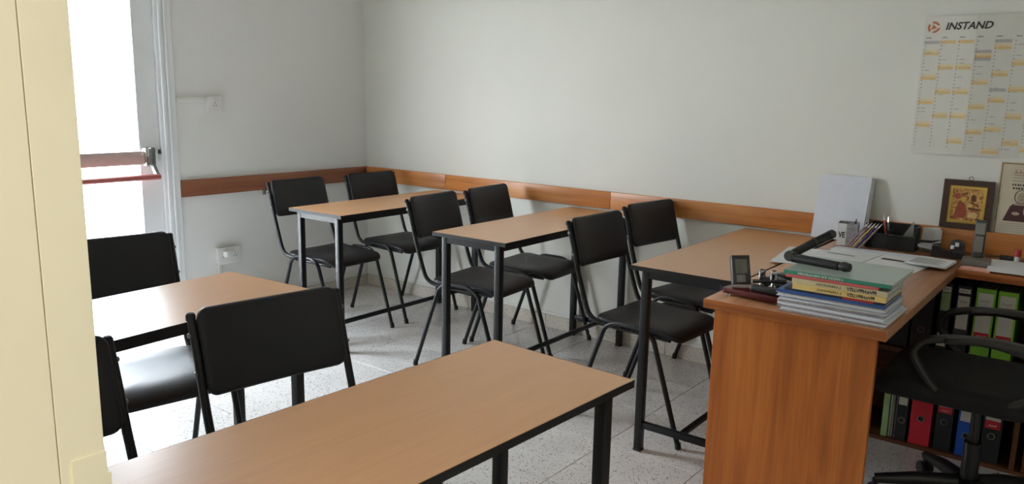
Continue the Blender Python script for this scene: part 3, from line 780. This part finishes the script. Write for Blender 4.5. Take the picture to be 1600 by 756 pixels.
for i, (th, a, b_, y0, dp, r_, lab) in enumerate([
  (.012, 3.486, 3.782, -1.470, .225, .00, 'bottom wad of grey white worksheets under the books'),
  (.013, 3.480, 3.780, -1.462, .220, -.03, 'second wad of worksheets from the bottom of the book stack'),
  (.013, 3.474, 3.776, -1.455, .218, .02, 'third wad of worksheets from the bottom of the book stack'),
  (.014, 3.470, 3.772, -1.450, .215, -.015, 'topmost wad of worksheets, right under the blue book')]):
    o = thing('worksheet_wad', lab, 'papers', ((a+b_)/2, y0, zz), r_, 'worksheets under the books'); w = (b_-a)/2
    cuts = [0] + sorted(random.uniform(.15, .9) for _ in range(3)) + [1]
    for q in range(4):
        z0, z1 = th*cuts[q], th*cuts[q+1]; j = random.uniform(-.006, .006); k = random.uniform(-.004, .004)
        if z1-z0 < .0012: continue
        MB().box((-w+j, k, z0+.0002), (w+j, dp+k, z1-.0002), .0006, 1, random.uniform(-.012, .012)).build('sheets', M[random.choice(['paper_g', 'paper', 'paper_g', 'paper_b'])], o)
    zz += th+.0003
DSP = -1.452
book('book', 'blue thin book lowest of the bound books in the stack', 3.470, 3.772, DSP, .21, zz, .009, M['blue'], M['blue']); zz += .0094
book('book', 'navy book with a red patch on its spine, under the yellow one', 3.492, 3.770, DSP, .205, zz, .007, M['navy'], M['navy'], patch=(.60, .90, M['red'])); zz += .0074
book('book', 'yellow textbook with black spine lettering in the stack', 3.515, 3.775, DSP-.002, .20, zz, .0165, M['yellow'], M['yellow'], lettering=[('ΜΑΘΗΜΑΤΙΚΑ', 3.745, .075, .009, .0006), ('ΓΥΜΝΑΣΙΟΥ', 3.655, .070, .0065, .0002)]); zz += .0169
book('book', 'beige textbook with black spine lettering, on the yellow one', 3.512, 3.777, DSP-.001, .20, zz, .0155, M['beige'], M['tealc'], lettering=[('ΜΑΘΗΜΑΤΙΚΑ', 3.748, .080, .009, .0006), ('ΓΥΜΝΑΣΙΟΥ', 3.652, .070, .0065, .0002)]); zz += .0159
book('book', 'thin pink book second from the top of the stack', 3.492, 3.752, DSP+.002, .205, zz, .0085, M['pink'], M['pink'], lettering=[('', 0, .01, .01, 0)] if False else None); zz += .0089
book('book', 'teal book with a pale green cover on top of the stack', 3.484, 3.786, DSP+.002, .275, zz, .0115, M['teal'], M['tealc'], lettering=[('ΓΛΩΣΣΑ ΚΑΙ ΛΟΓΟΤΕΧΝΙΑ', 3.655, .13, .006, .0002)], lcol='wtext'); zz += .0119
ZB = zz
# hinged black stand on the books
hs = thing('folding_stand', 'black hinged folding stand lying open on top of the books', 'stand', (3.468, -1.330, ZB))
RB = .0145
MB().tube([(0, 0, RB+.0005), (.05, -.012, RB+.0005), (.15, -.036, RB+.0005)], [.0145, .014, .0135], 14).build('lower_arm', M['black'], hs)
MB().lathe([(.0001, -.02), (.012, -.016), (.0155, 0), (.012, .016), (.0001, .02)], (.168, -.040, .0165), 16, 'X', Matrix.Rotation(-.24, 3, 'Z')).build('end_knob', M['black'], hs)
MB().lathe([(.0001, -.014), (.013, -.014), (.0165, -.010), (.0165, .010), (.013, .014), (.0001, .014)], (-.008, .0, .020), 18, 'Y').build('hinge', M['dgrey'], hs)
ua = MB().tube([(-.002, .012, .026), (.03, .05, .050), (.075, .105, .081)], [.013, .0135, .014], 14).build('upper_arm', M['black'], hs)
MB().tube([(.041, .064, .0578), (.045, .069, .0605)], .0152, 14).build('collar', M['dgrey'], ua)
MB().tube([(.075, .105, .081), (.083, .115, .0865), (.087, .12, .089)], [.0148, .0140, .007], 14).build('rounded_tip', M['dgrey'], ua)

# pen set
ps = thing('desk_pen_set', 'dark red lacquered desk set with clock block and pen sockets', 'desk set', (3.278, -1.405, Z), -.13)
MB().box((0, 0, .008), (.205, .13, .026), .002).build('base_board', M['dred'], ps)
for x_, y_ in ((.012, .012), (.022, .012), (.186, .012), (.195, .012), (.012, .118), (.2, .118)):
    MB().lathe([(.0045, 0), (.0045, .0079)], (x_, y_, 0), 10).build('foot', M['chrome'], ps)
RR = Matrix.Rotation(math.radians(52), 3, 'Z') @ Matrix.Rotation(math.radians(-20), 3, 'X')
ck = MB().box((.008, .04, .0335), (.070, .058, .128), .003, 2, RR, (.04, .05, .0265)).build('clock_block', M['dgrey'], ps)
MB().box((.019, .0388, .068), (.059, .0398, .115), .0004, 1, RR, (.04, .05, .0265)).build('display', M['lcd'], ck)
MB().box((.021, .0388, .040), (.050, .0398, .064), .0004, 1, RR, (.04, .05, .0265)).build('label_plate', M['mgrey'], ck)
for (x_, y_) in ((.075, .112), (.112, .118)):
    sw = MB().lathe([(.016, .0262), (.016, .031), (.007, .034), (.005, .040), (.0105, .048), (.012, .056), (.0105, .064), (.011, .066), (.011, .078), (.0085, .080), (.0085, .068), (.0001, .068)], (x_, y_, 0), 16).build('pen_socket', M['chrome'], ps)
MB().box((.085, .02, .0265), (.19, .05, .045), .004).build('card_trough', M['black'], ps)
def pen(label, a, b_, r_, mat, name='pen', cat='pen', tip=None):
    a, b_ = Vector(a), Vector(b_); d = (b_-a)
    o = thing(name, label, cat, a)
    MB().tube([(0,0,0), d*.82], [r_, r_], 8).build('barrel', mat, o)
    MB().tube([d*.82, d*.96, d], [r_*.95, r_*.4, r_*.15], 8).build('tip', tip or M['chrome'], o)
    return o
bx = (3.287, -1.405)
pen('thick black pen lying slanted across the desk set', (3.36, -1.365, Z+.051), (3.475, -1.315, Z+.058), .0058, M['black'])
pen('black pen with chrome tip lying at the back of the desk set', (3.365, -1.305, Z+.033), (3.49, -1.290, Z+.033), .0058, M['black'])
tag(MB().prism([(0,0),(.13,.012),(.14,.03),(.08,.040),(.0,.022)], lambda u,v,w: Vector((3.385+u, -1.215+v*1.6, Z+w+.0003)), .052).build('punch_base', M['dgrey']), 'dark grey office punch body behind the desk set', 'punch')
st = thing('stapler', 'black stapler with bright metal jaw behind the desk set', 'stapler', (3.335, -1.24, Z), -.1)
MB().box((0, -.018, 0), (.13, .018, .010), .003).build('stapler_base', M['black'], st)
MB().prism([(0,.012),(.02,.045),(.06,.050),(.13,.034),(.13,.024),(.03,.014)], lambda u,v,w: Vector((u, -.016+w, v)), .032).build('stapler_arm', M['black'], st)
MB().prism([(.07,.0185),(.135,.0230),(.135,.012),(.07,.012)], lambda u,v,w: Vector((u, -.0165+w, v)), .033).build('jaw', M['chrome'], st)

# papers on the desk
def sheet(name, label, pts, z, th, mat, group=None, cat='paper', curl=0.0):
    c = sum((Vector(p) for p in pts), Vector((0,0)))/len(pts)
    o = thing(name, label, cat, (c.x, c.y, z), 0, group)
    MB().prism([(p[0]-c.x, p[1]-c.y) for p in pts], IDN, th).build('sheet', mat, o); return o
sheet('paper_sheet', 'white sheet poking out left behind the books', [(3.203,-.775),(3.153,-.41),(3.42,-.36),(3.47,-.74)], Z, .002, M['paper'], 'loose papers on the desk')
sheet('paper_sheet', 'glossy white sheet lying flat in front of the pen box', [(3.30,-.335),(3.31,-.245),(3.68,-.225),(3.68,-.32)], Z, .002, M['paper_b'], 'loose papers on the desk')
mz = thing('open_magazine', 'open magazine with a dark red picture in the middle of the desk', 'magazine', (3.50, -.475, Z+.0024), -.10)
for s, xx in ((0, -.20), (1, .002)):
    MB().prism([(0,0),(.05,.006),(.12,.007),(.198,.003),(.198,.0015),(0,-.0000)], lambda u,v,w: Vector((xx+(u if s == 0 else .198-u), -.13+w, v)), .27).build('page_block', M['paper'], mz)
MB().box((.03, .02, .0078), (.15, .045, .0083)).build('picture', M['maroon'], mz)
MB().box((-.17, -.02, .0078), (-.06, -.004, .0083)).build('picture', M['ink2'], mz)
pr = thing('printed_papers', 'stapled printed pages near the inner corner of the desk', 'papers', (3.70, -.415, Z+.0112), -.06, 'loose papers on the desk')
for q in range(3): MB().box((-.075+.003*q, -.085-.004*q, .0025*q), (.075-.002*q, .085, .0025*q+.0022), .0003, 1).build('page', M['paper'], pr)
q = MB()
for k in range(9): q.box((-.06, -.07+.014*k, .0076), (.055-.01*(k % 3), -.064+.014*k, .0079))
q.build('printed_lines', M['ink2'], pr)
sheet('note_pad', 'thin pink note pad at the edge of the side desk', [(3.80,-.408),(3.80,-.345),(3.90,-.345),(3.90,-.408)], Z, .006, M['pinkp'], None, 'note pad')
sheet('paper_sheet', 'big white sheet on the side desk beside the telephone', [(3.888,-.402),(3.868,-.13),(4.14,-.12),(4.17,-.40)], Z+.0064, .0022, M['paper'], 'loose papers on the desk')

# leaning ream of paper
pk = thing('leaning_paper_stack', 'tall white paper stack leaning upright against the long wall', 'papers', (3.140, -.085, Z))
for q in range(4):
    MB().prism([(.002*q,0),(.222+.004*q,0),(.228+.003*q,.286-.002*q),(.004+.002*q,.286-.003*q)], lambda u,v,w: Vector((u, .0065*q+w+v*.195, v+.002-.0*q)), .006).build('sheets', M['paper_b' if q == 0 else 'paper'], pk)

# pen box with letters
pb = thing('pen_box', 'square white pen box with black letters', 'pen holder', (3.292, -.215, Z), .18)
w_, h_ = .082, .098; b = MB()
b.box((0,0,0), (w_, w_, .003)); b.box((0,0,.003), (w_,.003,h_)); b.box((0,w_-.003,.003), (w_,w_,h_)); b.box((0,.003,.003), (.003,w_-.003,h_)); b.box((w_-.003,.003,.003), (w_,w_-.003,h_))
b.build('box_body', M['paper_g'], pb)
MB().box((.0005, -.0012, .001), (.036, -.0001, h_-.001)).build('white_face', M['paper'], pb)
MB().text('VE', .034, lambda u,v,w: Vector((.004+u, -.0016, .036+v)), .0012, 0, 0, fit=.028).build('lettering', M['ink'], pb)
pen('black marker standing in the pen box', (3.335, -.165, Z+.0045), (3.350, -.150, Z+.115), .005, M['black'], 'marker', 'pen', M['black'])
pcs = [('pencil','lilac pencil leaning on the pen box, nearest the box',0,'pencil'),('pencil','lilac pencil leaning beside the pen box, second from it',1,'pencil'),('pencil','ochre pencil in the leaning bundle by the pen box',2,'pencil2'),('pencil','purple ended pencil in the leaning bundle by the pen box',3,'pencilb'),('pencil','brown pencil farthest from the pen box in the leaning bundle',4,'pencil')]
for nm, lab, k, mt in pcs:
    o = pen(lab, (3.345+.013*k, -.250+.0*(k % 2), Z+.0055), (3.415+.013*k, -.205+.002*k, Z+.112), .0042, M[mt], nm, 'pencil', M['paper']); o['group'] = 'pencils leaning by the pen box'

# black mesh organiser
og = thing('desk_organiser', 'black mesh desk organiser against the rail', 'organiser', (3.397, -.168, Z))
OW, OD, OH = .195, .10, .102
b = MB()
b.box((0,0,0), (OW,OD,.004)); b.box((0,0,.004), (OW,.003,OH*.62)); b.box((0,OD-.003,.004), (OW,OD,OH)); b.box((0,.003,.004), (.003,OD-.003,OH)); b.box((OW-.003,.003,.004), (OW,OD-.003,OH)); b.box((OW*.45,.003,.004), (OW*.45+.003,OD-.003,OH*.8))
b.build('mesh_bins', M['blackm'], og)
b = MB(); b.tube([(0,0,OH*.62),(OW,0,OH*.62)], .003, 6); b.tube([(0,OD,OH),(OW,OD,OH)], .003, 6); b.tube([(0,0,OH*.62),(0,.003,OH),(0,OD,OH)], .003, 6); b.tube([(OW,0,OH*.62),(OW,.003,OH),(OW,OD,OH)], .003, 6)
b.build('rim_wire', M['black'], og)
pen('red and white pen standing in the mesh organiser', (3.475, -.115, Z+.005), (3.448, -.105, Z+.140), .0042, M['pink'], 'pen', 'pen', M['paper'])
pen('grey pencil standing in the mesh organiser', (3.485, -.120, Z+.005), (3.466, -.100, Z+.132), .004, M['mgrey'], 'pencil', 'pencil')
sq = tag(MB().prism([(0,0),(.075,.0),(.070,.125)], lambda u,v,w: Vector((3.507+u, -.140+w+.02*u, Z+.005+v)), .0016).build('set_square', M['mgrey']), 'grey triangular set square standing in the organiser', 'set square')
# items to its right
sc = thing('scissors', 'silver scissors with black handles beside the organiser', 'scissors', (3.600, -.135, Z))
MB().prism([(0,.006),(.085,.022),(.088,.030),(0,.018)], lambda u,v,w: Vector((u, w, v+.018)), .004).build('blade', M['chrome'], sc)
MB().prism([(0,.018),(.088,.004),(.088,-.004),(0,.006)], lambda u,v,w: Vector((u, -.0045+w, v+.018)), .004).build('blade', M['chrome'], sc)
MB().prism([(0,.052),(.05,.054),(.088,.062),(.05,.044),(0,.042)], lambda u,v,w: Vector((u, w-.0, v)), .01).build('handle', M['black'], sc)
tag(MB().box((3.605, -.10, Z), (3.69, -.055, Z+.018), .003).build('staple_box', M['mgrey']), 'small grey box behind the scissors', 'box')
tag(MB().prism([(0,0),(.075,0),(.078,.085),(.066,.098),(.004,.092)], lambda u,v,w: Vector((3.590+u, -.048+w+v*.09, Z+.019+v)) if False else Vector((3.592+u, -.046+w+v*.09, Z+v)), .004).build('envelope', M['paper']), 'white envelope leaning on the rail left of the icon', 'envelope')
td = thing('tape_dispenser', 'black tape dispenser in the desk corner below the icon', 'tape dispenser', (3.665, -.205, Z), .12)
MB().prism([(0,0),(.125,0),(.130,.016),(.112,.026),(.072,.022),(.04,.030),(.022,.046),(.0,.046)], lambda u,v,w: Vector((u, w, v)), .05).build('dispenser_body', M['black'], td)
MB().lathe([(.016, -.010), (.030, -.010), (.030, .010), (.016, .010), (.016, -.010)], (.090, .025, .046), 20, 'Y').build('tape_roll', M['dgrey'], td)
MB().box((.066, -.002, .040), (.080, .012, .054), .002).box((.082, -.0, .05), (.096, .014, .066), .002).build('tape_ends', M['paper'], td)
ph = thing('cordless_phone', 'grey cordless phone upright in its cradle on the side desk', 'telephone', (3.835, -.255, Z), .1)
MB().prism([(-.05,0),(.05,0),(.05,.016),(.03,.024),(-.05,.020)], lambda u,v,w: Vector((u, -.045+w, v)), .10).build('cradle', M['mgrey'], ph)
hd = MB().box((-.02, .015, .0245), (.02, .034, .172), .006, 3, Matrix.Rotation(math.radians(-8), 3, 'X'), (0, .025, .024)).build('handset', M['dgrey'], ph)
Rm = Matrix.Rotation(math.radians(-8), 3, 'X')
MB().box((-.014, .0138, .045), (.014, .0149, .108), .0004, 1, Rm, (0, .025, .024)).build('keypad', M['mgrey'], hd)
MB().box((-.016, .0138, .115), (.016, .0149, .160), .0004, 1, Rm, (0, .025, .024)).build('phone_display', M['lcd'], hd)
gs_ = thing('glue_stick', 'small white glue stick with a red cap on the side desk', 'glue stick', (3.955, -.105, Z))
MB().lathe([(.009, 0), (.009, .026)], (0,0,0), 14).build('tube', M['paper'], gs_); MB().lathe([(.0125, .0262), (.0125, .05), (.011, .053), (.0001, .053)], (0,0,0), 14).build('cap', M['red'], gs_)
tag(MB().box((3.895, -.105, Z), (3.94, -.08, Z+.022), .004).build('eraser_block', M['dgrey']), 'dark flat block beside the red capped glue stick', 'eraser')
mg = thing('mug', 'black mug on the side desk cut by the picture edge', 'mug', (4.02, -.095, Z))
MB().lathe([(.0001, 0), (.032, 0), (.036, .01), (.038, .075), (.0355, .075), (.033, .012), (.0001, .008)], (0,0,0), 24).build('mug_body', M['black'], mg)
MB().tube([(.036, 0, .06), (.06, 0, .058), (.064, 0, .035), (.055, 0, .018), (.035, 0, .018)], .005, 8, True, .015).build('handle', M['black'], mg)
